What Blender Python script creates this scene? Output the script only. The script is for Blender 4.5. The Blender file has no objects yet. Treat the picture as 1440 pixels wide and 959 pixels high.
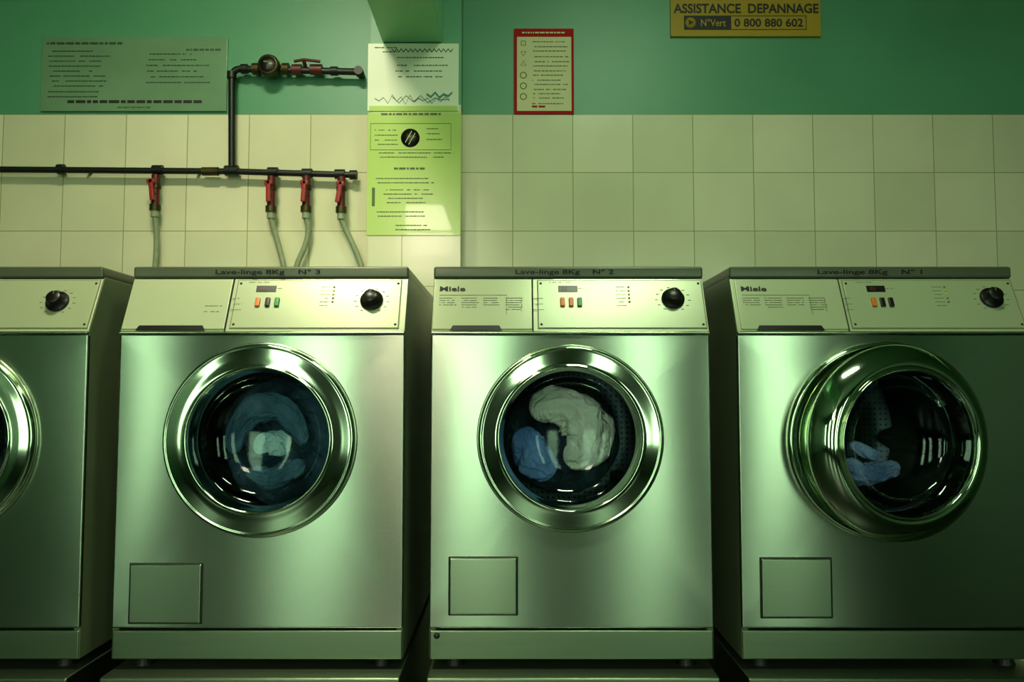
import bpy, bmesh, math, random
from mathutils import Vector, Matrix, noise
random.seed(4)
S=bpy.context.scene
COL=S.collection
S.view_settings.view_transform='Standard'
# ------------------------------------------------------------------ camera
F=1150.0; TH=math.atan(70/1150); ZC=0.95
def PX(px,py,Y):
    u=(px-720)/F; v=(479.5-py)/F
    yy=math.cos(TH)-v*math.sin(TH); zz=math.sin(TH)+v*math.cos(TH)
    return u*Y/yy, ZC+zz/yy*Y
cam=bpy.data.cameras.new('camera'); camo=bpy.data.objects.new('camera',cam); COL.objects.link(camo)
cam.sensor_width=36; cam.lens=F/1440*36; camo.location=(0,0,ZC); camo.rotation_euler=(math.pi/2+TH,0,0)
cam.clip_start=0.02
S.camera=camo
# ------------------------------------------------------------------ materials
def lin(c):
    return tuple(((x/255)/12.92 if x/255<=0.04045 else ((x/255+0.055)/1.055)**2.4) for x in c)
def mat(name,rgb,rough=.5,metal=0,var=.12,scale=8,aniso=0,emit=None,estr=0,bump=0,stretch=None,coat=0,rvar=.0,spec=.5):
    m=bpy.data.materials.new(name); m.use_nodes=True; nt=m.node_tree; N=nt.nodes; L=nt.links
    b=N['Principled BSDF']
    c=lin(rgb)
    tc=N.new('ShaderNodeTexCoord'); mp=N.new('ShaderNodeMapping'); L.new(tc.outputs['Object'],mp.inputs[0])
    if stretch: mp.inputs['Scale'].default_value=stretch
    nz=N.new('ShaderNodeTexNoise'); nz.inputs['Scale'].default_value=scale; nz.inputs['Detail'].default_value=4
    L.new(mp.outputs[0],nz.inputs['Vector'])
    r=N.new('ShaderNodeValToRGB'); r.color_ramp.elements[0].position=.3; r.color_ramp.elements[1].position=.7
    r.color_ramp.elements[0].color=tuple(x*(1-var) for x in c)+(1,)
    r.color_ramp.elements[1].color=tuple(min(1,x*(1+var)) for x in c)+(1,)
    L.new(nz.outputs['Fac'],r.inputs[0]); L.new(r.outputs[0],b.inputs['Base Color'])
    b.inputs['Roughness'].default_value=rough; b.inputs['Metallic'].default_value=metal
    b.inputs['Specular IOR Level'].default_value=spec
    if rvar:
        mr=N.new('ShaderNodeMapRange'); mr.inputs[3].default_value=rough-rvar; mr.inputs[4].default_value=rough+rvar
        L.new(nz.outputs['Fac'],mr.inputs[0]); L.new(mr.outputs[0],b.inputs['Roughness'])
    if coat: b.inputs['Coat Weight'].default_value=coat
    if aniso:
        b.inputs['Anisotropic'].default_value=aniso; b.inputs['Anisotropic Rotation'].default_value=.25
        t=N.new('ShaderNodeTangent'); t.direction_type='UV_MAP'; t.uv_map='UVMap'; L.new(t.outputs[0],b.inputs['Tangent'])
    if emit:
        b.inputs['Emission Color'].default_value=lin(emit)+(1,); b.inputs['Emission Strength'].default_value=estr
    if bump:
        bp=N.new('ShaderNodeBump'); bp.inputs['Strength'].default_value=bump; bp.inputs['Distance'].default_value=.01
        L.new(nz.outputs['Fac'],bp.inputs['Height']); L.new(bp.outputs[0],b.inputs['Normal'])
    return m
def tilemat(name,x0,z0,tw,th):
    m=bpy.data.materials.new(name); m.use_nodes=True; nt=m.node_tree; N=nt.nodes; L=nt.links
    b=N['Principled BSDF']
    tc=N.new('ShaderNodeTexCoord'); sp=N.new('ShaderNodeSeparateXYZ'); L.new(tc.outputs['Object'],sp.inputs[0])
    ax=N.new('ShaderNodeMath'); ax.operation='SUBTRACT'; ax.inputs[1].default_value=x0-tw*60; L.new(sp.outputs[0],ax.inputs[0])
    az=N.new('ShaderNodeMath'); az.operation='SUBTRACT'; az.inputs[1].default_value=z0-th*60; L.new(sp.outputs[2],az.inputs[0])
    cb=N.new('ShaderNodeCombineXYZ'); L.new(ax.outputs[0],cb.inputs[0]); L.new(az.outputs[0],cb.inputs[1])
    bk=N.new('ShaderNodeTexBrick'); bk.offset=0; bk.squash=1
    bk.inputs['Scale'].default_value=1; bk.inputs['Brick Width'].default_value=tw; bk.inputs['Row Height'].default_value=th
    bk.inputs['Mortar Size'].default_value=.0016; bk.inputs['Mortar Smooth'].default_value=.3; bk.inputs['Bias'].default_value=0
    bk.inputs['Color1'].default_value=lin((238,234,198))+(1,); bk.inputs['Color2'].default_value=lin((224,224,184))+(1,)
    bk.inputs['Mortar'].default_value=lin((168,170,116))+(1,)
    L.new(cb.outputs[0],bk.inputs['Vector'])
    nz=N.new('ShaderNodeTexNoise'); nz.inputs['Scale'].default_value=5; L.new(tc.outputs['Object'],nz.inputs[0])
    mx=N.new('ShaderNodeMixRGB'); mx.blend_type='MULTIPLY'; mx.inputs[0].default_value=.2
    L.new(bk.outputs['Color'],mx.inputs[1]); L.new(nz.outputs['Fac'],mx.inputs[2]); L.new(mx.outputs[0],b.inputs['Base Color'])
    b.inputs['Roughness'].default_value=.16
    bp=N.new('ShaderNodeBump'); bp.inputs['Strength'].default_value=.3; bp.inputs['Distance'].default_value=.002; bp.invert=True
    L.new(bk.outputs['Fac'],bp.inputs['Height'])
    n2=N.new('ShaderNodeTexNoise'); n2.inputs['Scale'].default_value=9; L.new(tc.outputs['Object'],n2.inputs[0])
    b2=N.new('ShaderNodeBump'); b2.inputs['Strength'].default_value=.14; b2.inputs['Distance'].default_value=.01
    L.new(n2.outputs['Fac'],b2.inputs['Height']); L.new(bp.outputs[0],b2.inputs['Normal']); L.new(b2.outputs[0],b.inputs['Normal'])
    return m
def glassmat():
    m=bpy.data.materials.new('porthole_glass'); m.use_nodes=True; nt=m.node_tree; N=nt.nodes; L=nt.links
    N.remove(N['Principled BSDF']); o=N['Material Output']
    t=N.new('ShaderNodeBsdfTransparent'); t.inputs[0].default_value=(.82,.92,.94,1)
    g=N.new('ShaderNodeBsdfGlossy'); g.inputs['Roughness'].default_value=.06; g.inputs[0].default_value=(.8,.95,.9,1)
    lw=N.new('ShaderNodeLayerWeight'); lw.inputs[0].default_value=.25
    nz=N.new('ShaderNodeTexNoise'); nz.inputs['Scale'].default_value=14
    mr=N.new('ShaderNodeMapRange'); mr.inputs[3].default_value=.015; mr.inputs[4].default_value=.04; L.new(nz.outputs['Fac'],mr.inputs[0])
    pw=N.new('ShaderNodeMath'); pw.operation='MULTIPLY'; pw.inputs[1].default_value=.22; L.new(lw.outputs['Facing'],pw.inputs[0])
    ad=N.new('ShaderNodeMath'); ad.operation='ADD'; L.new(pw.outputs[0],ad.inputs[0]); L.new(mr.outputs[0],ad.inputs[1])
    mx=N.new('ShaderNodeMixShader'); L.new(ad.outputs[0],mx.inputs[0]); L.new(t.outputs[0],mx.inputs[1]); L.new(g.outputs[0],mx.inputs[2])
    L.new(mx.outputs[0],o.inputs[0]); return m
def drummat():
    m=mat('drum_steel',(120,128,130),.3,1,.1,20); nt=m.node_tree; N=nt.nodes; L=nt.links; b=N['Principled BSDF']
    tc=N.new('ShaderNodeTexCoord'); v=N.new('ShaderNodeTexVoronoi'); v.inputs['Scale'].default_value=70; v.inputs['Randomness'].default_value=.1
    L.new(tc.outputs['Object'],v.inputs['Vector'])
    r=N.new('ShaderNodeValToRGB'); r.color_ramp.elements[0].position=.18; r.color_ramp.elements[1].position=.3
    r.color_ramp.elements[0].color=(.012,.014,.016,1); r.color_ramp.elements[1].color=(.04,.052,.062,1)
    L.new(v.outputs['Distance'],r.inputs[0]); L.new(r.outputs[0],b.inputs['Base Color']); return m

M={}
M['plaster']=mat('green_plaster',(84,150,110),.42,0,.08,3,bump=.05)
M['beam']=mat('beam_green_with_bounce',(128,206,146),.45,0,.06,3,bump=.05)  # lightened green: bounce light on the beam's underside is put into the colour
M['plaster_side']=mat('green_side_plaster',(42,88,46),.5,0,.1,3)
M['ceil']=mat('ceiling_paint',(84,124,86),.6,0,.05,3)
M['floor']=mat('dark_floor',(28,40,22),.35,0,.3,6)
M['steel']=mat('brushed_steel',(184,196,176),.24,1,.035,5,aniso=.92,stretch=(.5,1,70),rvar=.012)
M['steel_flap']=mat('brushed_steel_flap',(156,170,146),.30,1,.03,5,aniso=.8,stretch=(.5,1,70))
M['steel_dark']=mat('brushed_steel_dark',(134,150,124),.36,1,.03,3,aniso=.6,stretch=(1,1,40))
M['side']=mat('cabinet_enamel',(100,114,84),.3,0,.08,6)
M['ivory']=mat('ivory_panel',(186,194,156),.26,.15,.03,4,coat=.3)
M['ivory2']=mat('ivory_plate',(174,184,146),.30,.15,.03,4)
M['lidm']=mat('lid_grey',(84,90,70),.3,.2,.08,9)
M['black']=mat('black_plastic',(16,13,11),.35,0,.2,30)
M['void']=mat('dark_gap',(8,6,5),.8,0,.2,30)
M['groove']=mat('shadow_groove',(38,46,32),.6,.3,.2,30)
M['print']=mat('dark_print',(30,28,20),.6,0,.1,30)
M['printf']=mat('faint_print',(112,118,84),.6,0,.1,30)
M['chrome']=mat('chrome',(202,218,190),.075,1,.03,5)
M['chrome_d']=mat('chrome_satin',(188,202,174),.18,1,.03,5)
M['rubber']=mat('gasket_rubber',(22,24,22),.5,0,.2,20)
M['orange']=mat('orange_button',(214,112,26),.4,0,.05,30)
M['green_b']=mat('green_button',(40,130,60),.4,0,.05,30)
M['red']=mat('red_enamel',(150,32,26),.35,0,.15,40)
M['redp']=mat('red_poster_ink',(168,28,22),.75,0,.06,20,spec=.15)
M['redd']=mat('dark_red_enamel',(84,22,18),.4,0,.2,40)
M['brass']=mat('tarnished_brass',(74,68,36),.45,.8,.25,40)
M['pipe']=mat('dark_painted_pipe',(14,22,12),.45,.2,.35,25)
M['hose']=mat('grey_hose',(138,150,116),.5,0,.12,60)
M['glass']=glassmat(); M['drum']=drummat()
M['white']=mat('poster_white',(216,226,196),.4,0,.03,4)
M['lime']=mat('poster_lime',(178,206,108),.2,0,.05,3,coat=.4)
M['plexi']=mat('grey_plexi',(112,146,112),.2,0,.12,5,coat=.4)
M['plexi_print']=mat('plexi_print',(52,80,54),.4,0,.1,5)
M['yellow']=mat('sign_yellow',(170,140,40),.5,0,.05,4,spec=.25)
M['olive']=mat('print_olive',(78,98,44),.6,0,.1,30)
M['cream']=mat('poster_cream',(206,202,152),.5,0,.05,4,spec=.25)
M['teal']=mat('print_teal',(60,130,110),.6,0,.1,30)
M['lens']=mat('led_lens',(200,190,90),.3,0,.05,30)
# ------------------------------------------------------------------ mesh helpers
def uvbox(bm):
    uv=bm.loops.layers.uv.new('UVMap')
    for f in bm.faces:
        n=f.normal; a=max(range(3),key=lambda i:abs(n[i]))
        for l in f.loops:
            c=l.vert.co
            l[uv].uv=(c.y,c.z) if a==0 else ((c.x,c.z) if a==1 else (c.x,c.y))
def finish(bm,name,m,parent=None,loc=(0,0,0),rot=None,smooth=False,bevel=0,seg=2):
    bm.normal_update(); uvbox(bm)
    me=bpy.data.meshes.new(name); bm.to_mesh(me); bm.free()
    for mm in (m if isinstance(m,list) else [m]): me.materials.append(mm)
    if smooth:
        for p in me.polygons: p.use_smooth=True
    o=bpy.data.objects.new(name,me); COL.objects.link(o); o.location=loc
    if rot: o.rotation_euler=rot
    if parent: o.parent=parent
    if bevel:
        b=o.modifiers.new('bevel','BEVEL'); b.width=bevel; b.segments=seg; b.limit_method='ANGLE'; b.angle_limit=math.radians(40)
        for p in me.polygons: p.use_smooth=True
        w=o.modifiers.new('wn','WEIGHTED_NORMAL'); w.keep_sharp=True
    return o
def addbox(bm,x0,x1,y0,y1,z0,z1,mi=0):
    r=bmesh.ops.create_cube(bm,size=1)
    for v in r['verts']:
        v.co=Vector(((x0+x1)/2+v.co.x*(x1-x0),(y0+y1)/2+v.co.y*(y1-y0),(z0+z1)/2+v.co.z*(z1-z0)))
    for f in set(f for v in r['verts'] for f in v.link_faces): f.material_index=mi
def box(name,x0,x1,y0,y1,z0,z1,m,parent=None,bevel=0,rot=None):
    bm=bmesh.new(); c=((x0+x1)/2,(y0+y1)/2,(z0+z1)/2)
    addbox(bm,x0-c[0],x1-c[0],y0-c[1],y1-c[1],z0-c[2],z1-c[2])
    return finish(bm,name,m,parent,c,rot,bevel=bevel)
def lathe(name,prof,m,parent=None,loc=(0,0,0),off=(0,0,0),n=96,rot=None,close=False,flip=False):
    """prof: (r, y) list, revolved about the Y axis"""
    bm=bmesh.new(); rings=[]
    for r,y in prof:
        if r<1e-6: rings.append([bm.verts.new((off[0],y+off[1],off[2]))])
        else: rings.append([bm.verts.new((off[0]+r*math.cos(2*math.pi*i/n),y+off[1],off[2]+r*math.sin(2*math.pi*i/n))) for i in range(n)])
    prs=list(zip(rings,rings[1:]))
    if close: prs.append((rings[-1],rings[0]))
    for a,b in prs:
        for i in range(n):
            j=(i+1)%n
            if len(a)==1: bm.faces.new((a[0],b[i],b[j]))
            elif len(b)==1: bm.faces.new((a[i],b[0],a[j]))
            else: bm.faces.new((a[i],b[i],b[j],a[j]))
    bmesh.ops.recalc_face_normals(bm,faces=bm.faces)
    return finish(bm,name,m,parent,loc,rot,smooth=True)
def smoothprof(pts,k=4):
    out=[]
    P=[pts[0]]+pts+[pts[-1]]
    for i in range(1,len(P)-2):
        for s in range(k):
            t=s/k; a,b,c,d=P[i-1],P[i],P[i+1],P[i+2]
            out.append(tuple(.5*((2*b[q])+(-a[q]+c[q])*t+(2*a[q]-5*b[q]+4*c[q]-d[q])*t*t+(-a[q]+3*b[q]-3*c[q]+d[q])*t**3) for q in range(len(pts[0]))))
    out.append(pts[-1]); return out
def SP(p,k=4): return [(max(0,r),y) for r,y in smoothprof(p,k)]
def tube(name,pts,r,m,parent=None,smooth=False,loc=(0,0,0)):
    cu=bpy.data.curves.new('c','CURVE'); cu.dimensions='3D'; cu.bevel_depth=r; cu.bevel_resolution=5; cu.use_fill_caps=True
    if smooth:
        sp=cu.splines.new('NURBS'); sp.points.add(len(pts)-1)
        for p,q in zip(sp.points,pts): p.co=(*q,1)
        sp.use_endpoint_u=True; sp.order_u=4; sp.resolution_u=8
    else:
        sp=cu.splines.new('POLY'); sp.points.add(len(pts)-1)
        for p,q in zip(sp.points,pts): p.co=(*q,1)
    o=bpy.data.objects.new('c',cu); COL.objects.link(o)
    dg=bpy.context.evaluated_depsgraph_get(); dg.update()
    me=bpy.data.meshes.new_from_object(o.evaluated_get(dg)); bpy.data.objects.remove(o)
    me.name=name; me.materials.clear(); me.materials.append(m)
    for p in me.polygons: p.use_smooth=True
    ob=bpy.data.objects.new(name,me); COL.objects.link(ob); ob.location=loc
    if parent: ob.parent=parent
    return ob
def text(s,w,h,m,parent,loc,name='lettering',ext=.0004,bold=0):
    cu=bpy.data.curves.new('t','FONT'); cu.body=s; cu.extrude=ext; cu.offset=bold
    cu.resolution_u=3
    o=bpy.data.objects.new('t',cu); COL.objects.link(o)
    dg=bpy.context.evaluated_depsgraph_get(); dg.update()
    me=bpy.data.meshes.new_from_object(o.evaluated_get(dg)); bpy.data.objects.remove(o)
    xs=[v.co.x for v in me.vertices]; ys=[v.co.y for v in me.vertices]
    sx=w/(max(xs)-min(xs)); sy=h/(max(ys)-min(ys)); cx=(max(xs)+min(xs))/2; cy=(max(ys)+min(ys))/2
    for v in me.vertices:
        x,y,z=v.co; v.co=((x-cx)*sx,-z,(y-cy)*sy)
    me.materials.clear(); me.materials.append(m); me.name=name
    ob=bpy.data.objects.new(name,me); COL.objects.link(ob); ob.location=loc; ob.parent=parent
    return ob
def prints(name,rects,m,parent,loc=(0,0,0),th=.0004):
    bm=bmesh.new()
    for x0,x1,z0,z1 in rects: addbox(bm,x0,x1,-th,th,z0,z1)
    return finish(bm,name,m,parent,loc)
def words(x0,x1,z,h,dens=.85,lw=(.5,2.4)):
    out=[]; x=x0
    while x<x1:
        w=h*random.uniform(*lw)*1.6
        if x+w>x1: break
        if random.random()<dens: out.append((x,x+w,z-h/2,z+h/2))
        x+=w+h*.6
    return out
def empty(name,loc):
    e=bpy.data.objects.new(name,None); e.empty_display_size=.1; COL.objects.link(e); e.location=loc; return e
def tag(o,label,cat,group=None):
    o['label']=label; o['category']=cat
    if group: o['group']=group
def struct(o): o['kind']='structure'; return o
# ------------------------------------------------------------------ room
YW=2.5; YF=1.742
XL,XR,YB,HC=-2.9,2.7,-2.5,2.75
zb=PX(720,161,YW)[1]; zrow=(zb-PX(720,325,YW)[1])/2
xr0=PX(721,250,YW)[0]; twr=PX(721+84.7,250,YW)[0]-xr0
xl0=PX(436,250,YW)[0]; twl=PX(436+86.8,250,YW)[0]-xl0
tm_r=tilemat('wall_tiles_a',xr0,zb,twr,zrow); tm_l=tilemat('wall_tiles_b',xl0,zb,twl,zrow)
xc0=PX(565,350,YW-.09)[0]; twc=PX(648,350,YW-.09)[0]-xc0
tm_c=tilemat('wall_tiles_c',xc0,zb,twc,zrow)
bm=bmesh.new(); xs=-.3
addbox(bm,XL,xs,YW,YW+.12,0,zb,1); addbox(bm,xs,XR,YW,YW+.12,0,zb,2); addbox(bm,XL,XR,YW+.004,YW+.12,zb,HC,0)
struct(finish(bm,'wall_back',[M['plaster'],tm_l,tm_r]))
struct(box('floor',XL,XR,YB,YW+.12,-.1,0,M['floor']))
struct(box('ceiling',XL,XR,YB,YW+.12,HC,HC+.1,M['ceil']))
struct(box('wall_left',XL-.1,XL,YB,YW+.12,0,HC,M['plaster_side']))
struct(box('wall_right',XR,XR+.1,YB,YW+.12,0,HC,M['plaster_side']))
struct(box('wall_front',XL,XR,YB-.1,YB,0,HC,M['plaster_side']))
# column (tiled below, painted above) and overhead beam
YCOL=YW-.09
cl=PX(519,250,YCOL)[0]; cr=PX(648,250,YCOL)[0]
bm=bmesh.new(); addbox(bm,cl,cr,YCOL,YW,0,zb,1); addbox(bm,cl,cr,YCOL+.003,YW,zb,HC,0)
struct(finish(bm,'wall_column',[M['plaster'],tm_c]))
bl,bz=PX(538,60,YCOL); br,_=PX(622,60,YCOL)
struct(box('trim_1',bl,br,-1.2,YCOL,bz,HC,M['beam'],bevel=.004)).name='trim_1'
# shop-front windows behind the camera
wm=mat('daylight_glazing',(200,225,190),.2,0,.05,2,emit=(214,255,208),estr=5.6)
wm2=mat('transom_glazing',(220,225,200),.2,0,.05,2,emit=(255,238,212),estr=22)
fm=mat('window_frame',(30,40,30),.5,0,.1,10)
for i,(xa,xb,za,zc_,mm) in enumerate(((-2.80,-2.56,.5,2.1,wm),(-1.66,-1.22,.4,2.1,wm),(-.46,-.04,.4,1.95,wm),(.80,1.10,.4,2.1,wm),(1.72,2.08,.5,2.1,wm),(-.96,-.46,2.12,2.62,wm2))):
    struct(box('window_%d'%(i+1),xa,xb,YB,YB+.02,za,zc_,mm))
    bm=bmesh.new(); f=.04; zm=(za+zc_)/2
    for a in ((xa-f,xa,za-f,zc_+f),(xb,xb+f,za-f,zc_+f),(xa,xb,za-f,za),(xa,xb,zc_,zc_+f),(xa,xb,zm-.012,zm+.012)):
        addbox(bm,a[0],a[1],YB,YB+.05,a[2],a[3])
    struct(finish(bm,'trim_%d'%(i+2),fm))
# ------------------------------------------------------------------ washing machines
ZB=PX(720,928,YF)[1]; DEP=.64
def machine(cpx,wpx,label,doorpx,dr,dz_py,drawer_x,plate_x,num,disp,btn,dial,acc,leds,brand,handle,yaw=0,bulge=False,tablet=False,screw=False):
    X0=PX(cpx,465,YF)[0]; W=wpx/660.0; hw=W/2
    E=empty('washing_machine',(X0,YF,ZB)); tag(E,label,'washing machine','row of front-loading washing machines')
    hx=lambda p,py=465:PX(p,py,YF)[0]-X0
    hz=lambda py:PX(720,py,YF)[1]-ZB
    zc0=hz(466); zt0=PX(720,392,YF+.058)[1]-ZB; ztop=PX(720,375,YF+.058)[1]-ZB
    # cabinet: side profile
    bm=bmesh.new()
    for sx in (-1,1):
        prof=[(.004,.0),(.004,zc0),(.062,zt0),(.062,ztop-.022),(DEP,ztop-.022),(DEP,0)]
        xa=sx*hw; xb=sx*(hw-.014)
        va=[bm.verts.new((xa,y,z)) for y,z in prof]; vb=[bm.verts.new((xb,y,z)) for y,z in prof]
        n=len(prof); bm.faces.new(va); bm.faces.new(vb)
        for i in range(n): bm.faces.new((va[i],va[(i+1)%n],vb[(i+1)%n],vb[i]))
    addbox(bm,-hw+.014,hw-.014,DEP-.012,DEP,0,ztop-.022)
    addbox(bm,-hw+.014,hw-.014,.01,DEP,.0,.012)
    bmesh.ops.recalc_face_normals(bm,faces=bm.faces)
    finish(bm,'cabinet',M['side'],E,bevel=.002)
    # lid
    lid=box('lid',-hw,hw,.054,DEP+.002,ztop-.026,ztop,M['lidm'],E,bevel=.005)
    if num: 
        tx0,tx1=num[1]; xa=PX(tx0,383,YF+.052)[0]-X0; xb=PX(tx1,383,YF+.052)[0]-X0
        lc=lid.location
        text(num[0],xb-xa,.0135,M['void'],lid,((xa+xb)/2-lc.x,.0525-lc.y,ztop-.0135-lc.z),bold=.012)
    # control panel (tilted)
    a=math.atan2(.058,zt0-zc0); Lp=math.hypot(.058,zt0-zc0)
    bm=bmesh.new(); addbox(bm,-hw+.001,hw-.001,0,.02,0,Lp)
    cp=finish(bm,'control_panel',M['ivory'],E,(0,0,zc0),(-a,0,0),bevel=.0015)
    t=lambda py:(466-py)/(466-392)*Lp
    kx=lambda p,py:(PX(p,py,YF+.058*t(py)/Lp)[0]-X0)
    if drawer_x:
        x0,x1=kx(drawer_x[0],430),kx(drawer_x[1],430)
        x0=max(x0,-hw+.003)
        box('detergent_drawer',x0,x1,-.0035,.001,.004,Lp-.003,M['ivory'],cp,bevel=.0015)
        prints('drawer_gap',[(x1,x1+.003,.0,Lp)],M['void'],cp,(0,-.0005,0),.001)
        h0,h1=kx(handle[0],460),kx(handle[1],460)
        bm=bmesh.new(); n=[(h0,.0),(h0+.006,.012),(h1-.006,.012),(h1,.0)]
        f0=[bm.verts.new((x,-.0052,z)) for x,z in n]; f1=[bm.verts.new((x,-.003,z)) for x,z in n]
        bm.faces.new(f0); bm.faces.new(f1[::-1])
        for i in range(4): bm.faces.new((f0[i],f1[i],f1[(i+1)%4],f0[(i+1)%4]))
        bmesh.ops.recalc_face_normals(bm,faces=bm.faces)
        finish(bm,'drawer_grip',M['black'],cp)
        if brand:
            text('Miele',.056,.0125,M['print'],cp,(x0+.040,-.0042,t(408)),bold=.02)
            rc=[]
            for k in range(6):
                zz=t(421)-k*.0058
                for c in range(4):
                    if c==3 or k<4+c%2: rc+=words(x0+.012+c*.048,x0+.012+c*.048+.038,zz,.0013,.9)
            prints('printed_text',rc,M['printf'],cp,(0,-.004,0))
            prints('printed_marks',[(x0+.012,x0+.16,t(417),t(417)+.0006),(x0+.158,x0+.1588,t(444),t(419)),(x0+.19,x0+.1908,t(440),t(422))],M['printf'],cp,(0,-.004,0))
        else:
            prints('printed_text',words(x1-.05,x1-.01,t(432),.0015)+words(x1-.05,x1-.01,t(440),.0015),M['printf'],cp,(0,-.004,0))
    p0,p1=kx(plate_x[0],430),kx(plate_x[1],430); p1=min(p1,hw-.006)
    # plate frame and plate
    box('fascia_frame',p0-.002,p1+.002,-.0012,.001,.006,Lp-.004,M['printf'],cp)
    box('fascia_plate',p0,p1,-.0024,.001,.008,Lp-.006,M['ivory2'],cp,bevel=.0008)
    rc=[]
    dx,dy=dial; X=kx(dx,dy); Z=t(dy)
    for k in range(12):
        an=math.radians(-60+k*27); rx=X+.036*math.cos(an); rz=Z+.030*math.sin(an)
        if .012<rz<Lp-.012 and rx<p1-.004: rc.append((rx-.003,rx+.003,rz-.0008,rz+.0008))
    if leds:
        lx=kx(leds,425)
        for k in range(6):
            rc+=words(lx-.028,lx-.006,t(405)-k*.0095,.0013,.9)
    if disp:
        rc+=words(kx(disp[0],410)-.02,kx(disp[0],410)+.03,t(398),.0013)
        rc+=words(kx(disp[0],410)+.03,kx(disp[0],410)+.06,t(407),.0013)
        for k in range(3): rc+=words(kx(disp[0],430)-.055,kx(disp[0],430)-.03,t(421+8*k),.0012)
    prints('printed_text',rc,M['printf'],cp,(0,-.0026,0))
    for sx in (p0+.006,p1-.006):
        for sz in (.016,Lp-.014):
            lathe('screw',[(0,-.004),(.0022,-.0038),(.003,-.0022),(.003,0)],M['print'],cp,(sx,0,sz),n=16)
    # dial with flanged skirt, gripped knob and pointer
    kn=lathe('program_dial',[(0,-.026),(.014,-.026),(.0155,-.0245),(.0165,-.010),(.0235,-.0085),(.025,-.006),(.025,-.002),(0,-.002)],M['black'],cp,(X,0,Z),n=48)
    prints('dial_pointer',[(-.0008,.0008,.006,.0135)],M['printf'],cp,(X,-.0265,Z),.0006)
    if disp:
        x0,x1=kx(disp[0],408),kx(disp[1],408)
        box('display',x0,x1,-.0034,0,t(412),t(403),M['black'],cp,bevel=.0006)
        prints('display_digits',[(x0+.008,x0+.012,t(410),t(405)),(x0+.015,x0+.019,t(410),t(405))],M['redd'],cp,(0,-.0036,0))
    for k,(bx,mm) in enumerate(btn or []):
        x=kx(bx,427); o=box('button',x-.0052,x+.0052,-.0075,0,t(433),t(421),M[mm],cp,bevel=.0018)
        o['label']={'orange':'orange rocker button','black':'black rocker button','green_b':'green rocker button','white':'white rocker button'}[mm]
    if leds:
        x=kx(leds,425)
        for k in range(5): lathe('indicator_lamp',[(0,-.0045),(.002,-.004),(.0028,-.0022),(.0028,0)],M['lens' if k in(1,2) else 'printf'],cp,(x,0,t(405)-k*.0095),n=14)
    # bright trim strip beneath panel
    box('trim_strip',-hw+.0005,hw-.0005,-.006,.010,hz(469.5),zc0-.0005,M['chrome_d'],E,bevel=.0015)
    # front panel with round opening
    DX=hx(doorpx,616); DZ=hz(dz_py); hole=.156; z0=hz(884); z1=hz(470); n=96
    cs=[math.atan2(zz-DZ,xx-DX)%(2*math.pi) for xx in(-hw,hw) for zz in(z0,z1)]
    an=[2*math.pi*i/n for i in range(n)]
    for c in cs:
        i=min(range(n),key=lambda i:min(abs(an[i]-c),2*math.pi-abs(an[i]-c))); an[i]=c
    bm=bmesh.new(); A=[];B=[];A2=[];B2=[]
    for q in an:
        c,s=math.cos(q),math.sin(q)
        k=min(((hw-DX)/c if c>1e-9 else (-hw-DX)/c if c<-1e-9 else 9),((z1-DZ)/s if s>1e-9 else (z0-DZ)/s if s<-1e-9 else 9))
        A.append(bm.verts.new((DX+hole*c,0,DZ+hole*s))); B.append(bm.verts.new((DX+k*c,0,DZ+k*s)))
        A2.append(bm.verts.new((DX+hole*c,.012,DZ+hole*s))); B2.append(bm.verts.new((DX+k*c,.012,DZ+k*s)))
    for i in range(n):
        j=(i+1)%n
        bm.faces.new((A[i],B[i],B[j],A[j])); bm.faces.new((A2[i],A2[j],B2[j],B2[i]))
        bm.faces.new((B[i],B2[i],B2[j],B[j])); bm.faces.new((A[i],A[j],A2[j],A2[i]))
    bmesh.ops.recalc_face_normals(bm,faces=bm.faces)
    finish(bm,'front_panel',M['steel'],E,bevel=.004)
    # service flap
    ax0,ax1=hx(acc[0],825),hx(acc[1],825); az0,az1=hz(acc[3]),hz(acc[2])
    box('flap_gap',ax0,ax1,-.0012,.004,az0,az1,M['groove'],E,bevel=.003)
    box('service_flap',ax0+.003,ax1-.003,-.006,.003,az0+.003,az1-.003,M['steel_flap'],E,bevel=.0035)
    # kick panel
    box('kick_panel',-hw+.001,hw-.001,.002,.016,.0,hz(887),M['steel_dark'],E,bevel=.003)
    if screw: lathe('screw',[(0,-.006),(.005,-.005),(.0065,-.001),(.0065,.004)],M['print'],E,(-hw+.016,0,hz(894)),n=20)
    for fx in(-hw+.05,hw-.05):
        for fy in(.05,DEP-.05):
            bm=bmesh.new(); bmesh.ops.create_cone(bm,cap_ends=True,segments=20,radius1=.022,radius2=.014,depth=.022)
            finish(bm,'foot',M['rubber'],E,(fx,fy,-.011))
    # drum and gasket
    G=lathe('door_gasket',SP([(.156,.006),(.150,.02),(.153,.05),(.170,.075),(.172,.10)]),M['rubber'],E,(DX,0,DZ))
    D=lathe('drum',[(.172,.10),(.232,.104),(.235,.11),(.235,.46),(.228,.47),(.12,.475),(.10,.462),(0,.462)],M['drum'],E,(DX,0,DZ))
    for k in range(3):
        q=math.radians(200+120*k+(35 if bulge else 0)); bm=bmesh.new()
        pr=[(.234,-.035),(.195,-.014),(.182,0),(.195,.014),(.234,.035)]
        r0=[];r1=[]
        for r,s in pr:
            c=Vector((r*math.cos(q)-s*math.sin(q),0,r*math.sin(q)+s*math.cos(q)))
            r0.append(bm.verts.new(c+Vector((0,.13,0)))); r1.append(bm.verts.new(c+Vector((0,.45,0))))
        for i in range(4): bm.faces.new((r0[i],r0[i+1],r1[i+1],r1[i]))
        bm.faces.new(r0); bm.faces.new(r1[::-1])
        finish(bm,'drum_paddle',M['drum'],D,bevel=.004)
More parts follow.
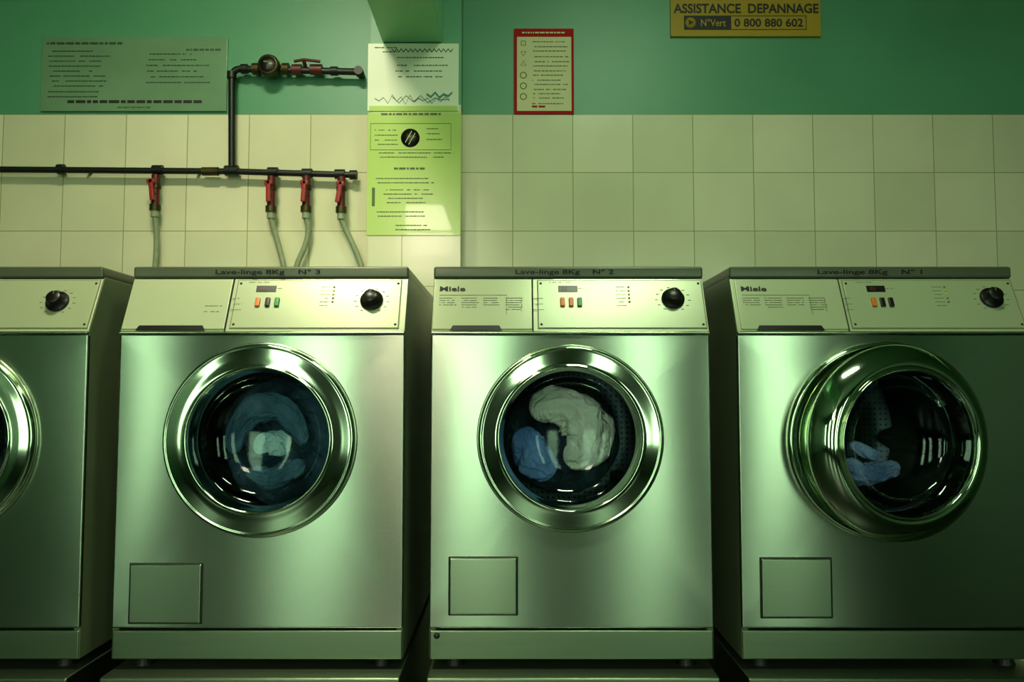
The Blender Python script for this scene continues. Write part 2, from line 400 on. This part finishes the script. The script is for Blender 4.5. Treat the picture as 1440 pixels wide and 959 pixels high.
    # door seat + door
    if bulge:
        lathe('door_seat',SP([(.211,.0),(.210,-.008),(.204,-.012),(.196,-.009),(.190,-.002),(.156,-.001),(.154,.01)]),M['chrome'],E,(DX,0,DZ))
        prof=[(.192,.018),(.199,.014),(.202,.004),(.200,-.006),(.190,-.018),(.176,-.030),(.162,-.036),(.153,-.034),(.149,-.026),(.146,.0),(.142,.026),(.150,.030),(.175,.022)]
        gl=[(.148,-.026),(.143,-.022),(.130,-.010),(.115,.012),(.08,.030),(.04,.036),(0,.038)]
    else:
        lathe('door_seat',SP([(dr+.004,.0),(dr+.004,-.003),(dr-.002,-.004),(.156,-.002),(.154,.01)]),M['chrome_d'],E,(DX,0,DZ))
        prof=[(dr-.008,-.004),(dr,-.006),(dr+.001,-.010),(dr-.001,-.0155),(dr-.0045,-.0175),(dr-.008,-.0165),(dr-.010,-.0166),(dr-.020,-.0174),(dr-.030,-.0182),(.158,-.0188),(.1555,-.0196),(.1525,-.0215),(.1495,-.0200),(.148,-.014),(.146,.0),(.142,.026),(.148,.030),(.152,.012)]
        gl=[(.148,-.011),(.143,-.008),(.130,.0),(.115,.02),(.08,.036),(.04,.042),(0,.044)]
    hr=.200
    door=lathe('door',SP(prof),M['chrome'],E,(DX+hr,-.020 if bulge else 0,DZ),off=(-hr,0,0),rot=(0,0,math.radians(yaw)),close=True)
    lathe('porthole_glass',SP(gl),M['glass'],door,off=(-hr,0,0))
    if bulge: lathe('glass_rim',SP([(.1525,gl[0][1]-.004),(.1515,gl[0][1]-.012),(.1485,gl[0][1]-.013),(.1455,gl[0][1]-.006),(.1455,gl[0][1]+.002)]),M['chrome'],door,off=(-hr,0,0))
    # base under the machine
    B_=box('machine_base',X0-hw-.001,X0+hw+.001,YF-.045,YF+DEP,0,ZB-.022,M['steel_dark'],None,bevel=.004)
    tag(B_,'steel plinth box under a front-loading washing machine','plinth','steel plinths under the washing machines')
    return E,X0+DX,ZB+DZ
m1=machine(-76,402,'brushed steel front-loading washing machine, cropped, chrome porthole, black dial',-81,.2015,618,None,(-260,137),None,None,None,(82,426),(-262,-158,790,877),None,False,None)
m2=machine(369,402,'brushed steel front-loading washing machine, dark laundry behind round chrome porthole',366,.2015,618,(168,322),(330,562),('Lave-linge 8Kg    N° 3',(303,450)),(361,389),((363,'orange'),(377,'black'),(390,'green_b')),(523,424),(181,286,791,878),468,False,(193,290))
m3=machine(802,393,'brushed steel front-loading washing machine, white and blue laundry in porthole',802,.194,616,(609,748),(757,992),('Lave-linge 8Kg    N° 2',(725,863)),(785,812),((791,'orange'),(803,'orange'),(815,'green_b')),(946,422),(630,729,782,866),885,True,(633,706),screw=True)
m4=machine(1242,412,'brushed steel front-loading washing machine with bulging chrome door slightly ajar',1246,.2015,620,(1037,1185),(1192,1432),('Lave-linge 8Kg    N° 1',(1150,1297)),(1218,1244),((1228,'orange'),(1240,'black'),(1252,'black')),(1393,421),(1068,1171,783,870),1333,True,(1063,1158),yaw=10,bulge=True)
# ------------------------------------------------------------------ laundry
def clothmat(name,c1,c2,sc=9):
    m=mat(name,c1,.85,0,.2,sc,bump=.4); r=[n for n in m.node_tree.nodes if n.type=='VALTORGB'][0]
    r.color_ramp.elements[0].color=lin(c1)+(1,); r.color_ramp.elements[1].color=lin(c2)+(1,)
    nt=m.node_tree; N=nt.nodes; L=nt.links
    tc=N.new('ShaderNodeTexCoord'); nz=N.new('ShaderNodeTexNoise'); nz.inputs['Scale'].default_value=22; nz.inputs['Distortion'].default_value=2.2; nz.inputs['Detail'].default_value=3
    L.new(tc.outputs['Object'],nz.inputs['Vector']); bp=N.new('ShaderNodeBump'); bp.inputs['Strength'].default_value=.9; bp.inputs['Distance'].default_value=.012
    L.new(nz.outputs['Fac'],bp.inputs['Height']); L.new(bp.outputs[0],N['Principled BSDF'].inputs['Normal']); return m
def cloth(name,cx,cz,y0,R,depth,m,label,swirl=5,arms=3,amp=.02,squash=(1,1),a0=0,seed=0,ang=0,back_=.02):
    bm=bmesh.new(); nr=40; na=140; rings=[]
    for i in range(nr+1):
        r=i/nr; ring=[]
        if i==0:
            ring=[bm.verts.new((0,-depth*.9,0))]
        else:
            for j in range(na):
                th=2*math.pi*j/na
                dome=-depth*math.sqrt(max(0,1-r*r))
                w=math.sin(arms*th+swirl*r+a0)+.5*math.sin((arms+2)*th-swirl*.7*r+seed)+.35*math.sin((2*arms+1)*th+swirl*2*r)
                nn=noise.noise(Vector((r*math.cos(th)*3+seed,r*math.sin(th)*3,seed)))+.4*abs(noise.noise(Vector((r*math.cos(th)*9+seed,r*math.sin(th)*9,seed))))
                y=dome+amp*w*min(1,r*2.5)*(1-r**6)+amp*1.6*nn
                rr=r*R*(1+.09*noise.noise(Vector((math.cos(th)*1.5,math.sin(th)*1.5,seed+5))))
                x=rr*math.cos(th)*squash[0]; z=rr*math.sin(th)*squash[1]
                ring.append(bm.verts.new((x*math.cos(ang)-z*math.sin(ang),y,x*math.sin(ang)+z*math.cos(ang))))
        rings.append(ring)
    for a,b in zip(rings,rings[1:]):
        for j in range(na):
            k=(j+1)%na
            if len(a)==1: bm.faces.new((a[0],b[j],b[k]))
            else: bm.faces.new((a[j],b[j],b[k],a[k]))
    back=[bm.verts.new((v.co.x*.8,back_,v.co.z*.8)) for v in rings[-1]]
    for j in range(na): bm.faces.new((rings[-1][j],back[j],back[(j+1)%na],rings[-1][(j+1)%na]))
    bm.faces.new(back)
    bmesh.ops.recalc_face_normals(bm,faces=bm.faces)
    o=finish(bm,name,m,None,(cx,YF+y0,cz),smooth=True); tag(o,label,'laundry','laundry in the drums'); return o
def roll(name,cx,cz,y0,pts,m,label,seed=0,flat=.7,folds=5,tw=6,cr=.22):
    """twisted roll of cloth: pts = (x,z,radius)"""
    P=smoothprof(pts,16); bm=bmesh.new(); rings=[]; na=72; n=len(P)
    for i,(x,z,r) in enumerate(P):
        a=P[max(0,i-1)]; b=P[min(n-1,i+1)]; d=Vector((b[0]-a[0],0,b[1]-a[1])).normalized(); nrm=Vector((-d.z,0,d.x))
        e=min(i,n-1-i)/8.0; r=r*(math.sqrt(max(0.02,1-(1-min(1,e))**2)))
        ring=[]
        for j in range(na):
            ph=2*math.pi*j/na
            c1=noise.noise(Vector((math.cos(ph)*1.3+seed,math.sin(ph)*1.3,i*.075)))
            c2=abs(noise.noise(Vector((math.cos(ph)*3.2+seed,math.sin(ph)*3.2,i*.11+seed))))
            rr=r*(1+.12*math.sin(folds*ph+tw*i/n*2)+.30*c1-cr*2*c2+cr*.5)
            v=Vector((x,0,z))+nrm*rr*math.cos(ph)+Vector((0,rr*math.sin(ph)*flat,0)); ring.append(bm.verts.new(v))
        rings.append(ring)
    for a,b in zip(rings,rings[1:]):
        for j in range(na): bm.faces.new((a[j],b[j],b[(j+1)%na],a[(j+1)%na]))
    bm.faces.new(rings[0]); bm.faces.new(rings[-1][::-1]); bmesh.ops.recalc_face_normals(bm,faces=bm.faces)
    o=finish(bm,name,m,None,(cx,YF+y0,cz),smooth=True); tag(o,label,'laundry','laundry in the drums'); return o
sx_=-.018
cloth('laundry_bundle',m2[1]-.008,m2[2]-.015,.27,.165,.07,clothmat('slate_cloth',(38,66,90),(92,134,162),9),'slate blue laundry swirled inside the drum',swirl=8,arms=4,amp=.02,seed=2)
bl_=clothmat('mid_blue_cloth',(44,78,104),(96,140,168),10)
roll('blue_shirt',m2[1]+sx_,m2[2],.135,[(-.085,-.04,.014),(-.07,.02,.024),(-.03,.062,.029),(.025,.06,.029),(.06,.025,.024),(.078,-.02,.014)],bl_,'blue shirt twisted in an arc inside the drum',seed=4,flat=.6)
roll('blue_trousers',m2[1]+sx_,m2[2],.135,[(-.055,-.080,.014),(.0,-.095,.022),(.045,-.078,.022),(.078,-.058,.012)],bl_,'blue trousers curled at the bottom of the drum',seed=9,flat=.6)
roll('laundry_cloth',m2[1]+sx_+.01,m2[2]-.02,.110,[(-.035,-.016,.010),(-.012,.006,.022),(.016,.002,.026),(.032,-.02,.012)],clothmat('pale_blue_cloth',(150,205,220),(220,248,252),14),'pale blue cloth among dark laundry in drum',seed=8,cr=.32)
roll('white_towel',m3[1],m3[2],.15,[(-.078,.042,.018),(-.045,.062,.036),(.006,.060,.046),(.040,.030,.050),(.050,-.008,.048),(.030,-.045,.038),(-.002,-.064,.018)],clothmat('white_cloth',(234,230,206),(252,248,238),6),'cream white towel curled in an arc in drum',seed=3,flat=.7)
roll('blue_garment',m3[1],m3[2],.18,[(-.100,.015,.018),(-.088,-.022,.034),(-.068,-.060,.038),(-.030,-.100,.026)],clothmat('blue_cloth',(76,124,208),(140,182,245),8),'blue garment curled beside a white towel',seed=6,flat=.8,cr=.3)
cloth('dark_garment',m3[1]+.0,m3[2]-.02,.33,.15,.06,clothmat('dark_cloth',(26,44,62),(64,90,116),8),'dark garment at the back of the drum',swirl=6,arms=3,amp=.014,seed=9,squash=(1,.9))
dk=clothmat('grey_blue_cloth',(70,104,170),(180,205,250),12)
roll('damp_cloth',m4[1]+.055,m4[2],.22,[(-.09,-.085,.012),(-.05,-.078,.022),(-.01,-.09,.024),(.04,-.085,.022),(.075,-.07,.012)],dk,'grey blue damp cloth low in an idle drum',seed=12,flat=.8,cr=.35)
roll('damp_sock',m4[1]+.06,m4[2],.20,[(-.055,-.018,.007),(-.03,-.030,.012),(-.005,-.044,.012),(.015,-.045,.007)],dk,'pale blue damp sock low in an idle drum',seed=14,flat=.8,cr=.35)
# ------------------------------------------------------------------ pipework
YP=YW-.035
def pp(px,py,Y=YP): x,z=PX(px,py,Y); return Vector((x,Y,z))
o0=pp(250,240); PW=empty('water_pipework',o0); tag(PW,'dark painted water pipes with red taps and round meter','pipework')
L_=lambda v:tuple(v-o0)
def ptube(name,pts,r,m,par=PW,sm=False): return tube(name,[L_(p) for p in pts],r,m,par,sm)
ptube('pipe',[pp(-260,236),pp(325,241)],.0095,M['pipe'])
ptube('pipe',[pp(325,241),pp(497,246)],.0095,M['pipe'])
def rnd(a,c,b,k=5):
    return [a.lerp(c,i/k).lerp(c.lerp(b,i/k),i/k) for i in range(k+1)]
ptube('pipe',[pp(326,240)]+rnd(pp(326,112),pp(326,97),pp(338,97))+[pp(500,101)]+rnd(pp(500,101),pp(506,101),pp(506,101)+Vector((0,.03,0))),.0105,M['pipe'])
def collar(px,py,ax,r=.0155,l=.02,m='pipe',Y=YP):
    p=pp(px,py,Y); d={'x':Vector((l/2,0,0)),'z':Vector((0,0,l/2)),'y':Vector((0,l/2,0))}[ax]
    return ptube('pipe_fitting',[p-d,p+d],r,M[m])
collar(86,238,'x');collar(326,240,'x',.016,.04);collar(326,106,'z',.0145,.02);collar(344,97,'x',.015,.02)
collar(296,241,'x',.013,.05,'brass');collar(497,246,'x',.0145,.022);collar(222,239,'x',.015,.03);collar(384,242,'x',.015,.03);collar(432,244,'x',.015,.03);collar(478,245,'x',.015,.03)
collar(505,101,'y',.0135,.03);collar(470,100,'x',.014,.022)
for cx in (120,275): 
    p=pp(cx,239); ptube('pipe_clip',[p,p+Vector((0,.034,0))],.005,M['pipe'])
p=pp(360,97); ptube('pipe_clip',[p,p+Vector((0,.034,0))],.005,M['pipe'])
# round meter
mp_=pp(381,96)
mt=lathe('water_meter',[(0,-.034),(.026,-.034),(.031,-.032),(.033,-.026),(.033,-.004),(.028,.006),(.015,.02),(0,.02)],M['brass'],PW,L_(mp_),n=40)
lathe('meter_face',[(0,-.0365),(.024,-.036),(.026,-.033)],M['black'],mt,n=32)
prints('meter_marks',[(-.012,.012,.004,.009),(-.001,.001,-.016,-.002)],M['olive'],mt,(0,-.037,0))
collar(360,97,'x',.018,.02,'brass');collar(402,97,'x',.018,.02,'brass')
# inline red valves
for cx,w in ((418,.03),(445,.036)):
    p=pp(cx,98); ptube('valve',[p-Vector((w/2,0,0)),p+Vector((w/2,0,0))],.0165,M['redd'])
p=pp(430,93); ptube('valve_lever',[p+Vector((-.03,-.022,.006)),p+Vector((.0,-.026,.01)),p+Vector((.05,-.026,.004))],.0045,M['redd'])
ptube('valve_stem',[pp(430,97),pp(430,93)+Vector((0,-.024,.008))],.006,M['redd'])
# taps and hoses
def tap(px,py,hose,i):
    t0=pp(px,py)-Vector((0,.008,0)); 
    V=ptube('tap',[t0,t0-Vector((0,0,.028))],.0125,M['redd'])
    def sub(name,pts,r,m): 
        return tube(name,[L_(p) for p in pts],r,m,V)
    b=t0-Vector((0,0,.03))
    sub('tap_collar',[b,b-Vector((0,0,.012))],.0155,M['brass'])
    sub('tap_body',[b-Vector((0,0,.010)),b-Vector((0,0,.062))],.0125,M['redd'])
    sub('tap_nut',[b-Vector((0,0,.062)),b-Vector((0,0,.080))],.0165,M['brass'])
    sub('tap_outlet',[b-Vector((0,0,.080)),b-Vector((0,0,.10))],.012,M['hose'])
    # lever handle in front
    bm=bmesh.new(); addbox(bm,-.007,.007,-.005,.005,-.032,.034); addbox(bm,-.012,.012,-.005,.005,.020,.034)
    h=finish(bm,'tap_handle',M['red'],V,L_(b+Vector((-.002,-.024,-.022))),(0,math.radians(-6+5*i),0),bevel=.003)
    sub('tap_stem',[b-Vector((0,0,.03)),b+Vector((0,-.024,-.03))],.006,M['brass'])
    e=b-Vector((0,0,.098))
    pts=[e]+[pp(x,y) for x,y in hose]
    ex=pts[-1]; pts+=[Vector((ex.x,YP-.01,ex.z-.10)),Vector((ex.x,YF+DEP+.04,ex.z-.16)),Vector((ex.x,YF+DEP,ex.z-.17))]
    H=tube('water_hose',[p-e for p in pts],.0085,M['hose'],None,True,loc=e)
    tag(H,'grey rubber supply hose hanging from a red tap','hose','supply hoses under the taps')
tap(221,247,[(222,330),(218,378)],0)
tap(383,249,[(386,325),(394,352),(402,385)],1)
tap(432,249,[(436,318),(430,348),(420,364),(414,385)],2)
tap(481,250,[(484,318),(497,345),(514,385)],3)
# ------------------------------------------------------------------ signs
def sign(name,x0,x1,y0,y1,Y,m,label,cat,th=None):
    if th is None: th=YW+.004-Y
    a=PX(x0,(y0+y1)/2,Y); b=PX(x1,(y0+y1)/2,Y); zt=PX(720,y0,Y)[1]; zb_=PX(720,y1,Y)[1]
    o=box(name,a[0],b[0],Y,Y+th,zb_,zt,m,bevel=.001); tag(o,label,cat)
    c=o.location.copy()
    def q(px,py): p=PX(px,py,Y); return p[0]-c.x, p[1]-c.z
    return o,q,-th/2-.0006
def rows(q,x0,x1,ys,h,dens=.85,jit=0):
    rc=[]
    for y in ys:
        a=q(x0+random.uniform(0,jit),y); b=q(x1-random.uniform(0,jit*3),y)
        rc+=words(a[0],b[0],a[1],h,dens)
    return rc
# plexi notice
s,q,yy=sign('notice_board',58,319,52,156,YW-.006,M['plexi'],'grey translucent notice board with faded print on green wall','notice')
prints('printed_text',rows(q,66,185,[61],.007,1)+rows(q,262,312,[70],.006,1)+rows(q,66,160,[72,79,86,93,100,107,114,121],.0035,.9,10)+rows(q,205,300,[76,84,92,100,108,116],.0035,.9,8)+rows(q,66,150,[129,136],.0035,.9,5),M['plexi_print'],s,(0,yy,0))
prints('printed_headline',rows(q,95,292,[143],.009,1),M['print'],s,(0,yy,0))
prints('printed_footer',rows(q,165,215,[151],.005,1),M['olive'],s,(0,yy,0))
# column poster, upper sheet
YS=YCOL-.003
s,q,yy=sign('information_poster',517,645,61,156,YS,M['white'],'white laminated notice with wavy line pattern on column','poster',.006)
def zig(bm,q,x0,x1,y,amp,n,w=.0016,rand=0):
    prev=None
    for i in range(n+1):
        px=x0+(x1-x0)*i/n; py=y+(amp if i%2 else -amp)+random.uniform(-rand,rand); p=q(px,py)
        cur=(bm.verts.new((p[0],0,p[1]-w)),bm.verts.new((p[0],0,p[1]+w)))
        if prev: bm.faces.new((prev[0],cur[0],cur[1],prev[1]))
        prev=cur
for A in ((551,637,71,2.2,26,.002),(527,632,140,4,17,.0012,3)):
    bm=bmesh.new(); zig(bm,q,*A); finish(bm,'wavy_border',M['print'],s,(0,yy,0))
for A in ((551,632,140,3,8,.0015,3),(600,636,134,2,6,.004,2)):
    bm=bmesh.new(); zig(bm,q,*A); finish(bm,'wavy_accent',M['teal'],s,(0,yy-.0004,0))
prints('printed_text',rows(q,549,632,[81,92,100],.003,.9,12)+rows(q,560,625,[108],.003,.9)+rows(q,527,560,[67,73],.003,.8),M['olive'],s,(0,yy,0))
prints('footer_band',[(q(519,150)[0],q(643,150)[0],q(0,157)[1]+.002,q(0,149)[1])],M['lime'],s,(0,yy,0))
# column poster, lower lime sheet
s,q,yy=sign('instruction_poster',516,648,158,331,YS,M['lime'],'lime green instruction poster with black dial drawing on column','poster',.003)
prints('printed_text',rows(q,536,622,[160.5],.006,1)+rows(q,527,560,[183,190,197,203],.0026,.9)+rows(q,600,622,[181,188,196],.0026,.9)+rows(q,527,640,[215,221],.0028,.9,8)
  +rows(q,554,602,[237],.006,1)+rows(q,527,615,[251,257],.0028,.95,6)+rows(q,539,615,[267,273,279,285],.0028,.9,6)+rows(q,527,616,[298,304],.0028,.9,8)+rows(q,556,606,[317,323],.003,.95),M['olive'],s,(0,yy,0))
a=q(521,174);b=q(634,174);c_=q(521,211)
prints('printed_frame',[(a[0],b[0],a[1],a[1]+.0012),(a[0],b[0],c_[1],c_[1]+.0012),(a[0],a[0]+.0012,c_[1],a[1]),(b[0],b[0]+.0012,c_[1],a[1]),(q(526,0)[0],q(530,0)[0],q(0,290)[1],q(0,264)[1])],M['olive'],s,(0,yy,0))
a=q(577,194); lathe('dial_drawing',[(0,-.001),(.028,-.001),(.028,.001)],M['black'],s,(a[0],yy,a[1]),n=40)
for dx_ in(-.006,.006):
    bm=bmesh.new(); addbox(bm,dx_-.001,dx_+.001,-.0004,.0004,-.02,.02)
    finish(bm,'dial_stripe',M['lime'],s,(a[0],yy-.0016,a[1]),(0,.5,0))
# red framed poster
s,q,yy=sign('care_symbol_poster',723,807,40,160.5,YW-.004,M['redp'],'cream laundry care symbol chart with red border on green wall','poster')
prints('sheet',[(q(727,0)[0],q(803,0)[0],q(0,156)[1],q(0,52)[1])],M['cream'],s,(0,yy,0))
prints('header_text',rows(q,734,796,[46],.0045,1,),M['cream'],s,(0,yy,0))
prints('printed_text',rows(q,748,801,[59,66,72,80,87,93,100,106,113,119,126,132,138],.003,.9,4)+rows(q,748,795,[146],.003,.9),M['olive'],s,(0,yy-.0006,0))
prints('red_marks',rows(q,748,770,[150],.006,1),M['redp'],s,(0,yy-.0006,0))
for k,py in enumerate((61,75,90,106,121,136)):
    bm=bmesh.new()
    p=q(736,py); r=.011; n={0:4,1:3,2:3,3:24,4:24,5:24}[k]; ri=r*.72
    vo=[];vi=[]
    for i in range(n):
        an=2*math.pi*i/n+(math.pi/2 if n==3 and k==2 else -math.pi/2 if n==3 else math.pi/4)
        vo.append(bm.verts.new((p[0]+r*math.cos(an),0,p[1]+r*math.sin(an)))); vi.append(bm.verts.new((p[0]+ri*math.cos(an),0,p[1]+ri*math.sin(an))))
    for i in range(n): bm.faces.new((vo[i],vo[(i+1)%n],vi[(i+1)%n],vi[i]))
    finish(bm,'care_symbol',M['olive'],s,(0,yy-.0006,0))
# yellow service sign
s,q,yy=sign('service_sign',943,1154,-8,51,YW-.006,M['yellow'],'yellow breakdown assistance sign with black lettering and phone number','sign')
a=q(945,0);b=q(1152,0); w=b[0]-a[0]
p=q(1049,12); text('ASSISTANCE  DEPANNAGE',w*.985,.031,M['print'],s,(p[0],yy,p[1]),bold=.025)
x0,z0=q(962,42); x1,z1=q(1028,22)
box('number_badge',x0,x1,yy-.0006,yy+.0006,z0,z1,M['print'],s,bevel=.004)
xe,_=q(1134,30)
prints('number_frame',[(x1,xe,z0,z0+.002),(x1,xe,z1-.002,z1),(xe-.002,xe,z0,z1)],M['print'],s,(0,yy,0))
p=q(1003,32); text('N°Vert',.078,.024,M['yellow'],s,(p[0],yy-.001,p[1]),bold=.01)
p=q(971,32); lathe('badge_disc',[(0,-.0012),(.0165,-.0012),(.0165,0)],M['yellow'],s,(p[0],yy-.0004,p[1]),n=32)
bm=bmesh.new(); vs=[bm.verts.new(v) for v in((-.006,0,-.009),(.010,0,0),(-.006,0,.009))]; bm.faces.new(vs)
finish(bm,'badge_arrow',M['print'],s,(p[0],yy-.0022,p[1]))
p=q(1081,32); text('0 800 880 602',.215,.027,M['print'],s,(p[0],yy,p[1]),bold=.025)
# ------------------------------------------------------------------ main ceiling lamp and added fill lamp
def lamp(x,y,sx,sy,power,col,rot=(0,0,0),z=HC-.08,spread=math.pi):
    bx=box('ceiling_lamp_or_fill',x-sx/2-.03,x+sx/2+.03,y-sy/2-.03,y+sy/2+.03,z+.005,HC,M['white'],bevel=.01)
    tag(bx,'white fluorescent ceiling lamp housing, main lamp and added fill alike','lamp')
    l=bpy.data.lights.new('lamp_light','AREA'); l.shape='RECTANGLE'; l.size=sx; l.size_y=sy; l.energy=power; l.color=col; l.spread=spread
    o=bpy.data.objects.new('lamp_light',l); COL.objects.link(o); o.location=(x,y,z); o.rotation_euler=rot
lamp(-.62,1.15,.4,.25,20,(1,.97,.68),rot=(math.radians(32),0,math.radians(-10)),z=HC-.13,spread=math.radians(115))
lamp(.42,1.0,.5,.25,11,(.80,1,.66),rot=(math.radians(36),0,math.radians(10)),z=HC-.13,spread=math.radians(112))  # fill lamp added to lift the right-hand tiles and soften the column shadow
w=bpy.data.worlds.new('World'); S.world=w; w.use_nodes=True
w.node_tree.nodes['Background'].inputs[0].default_value=(.1,.2,.1,1); w.node_tree.nodes['Background'].inputs[1].default_value=.2
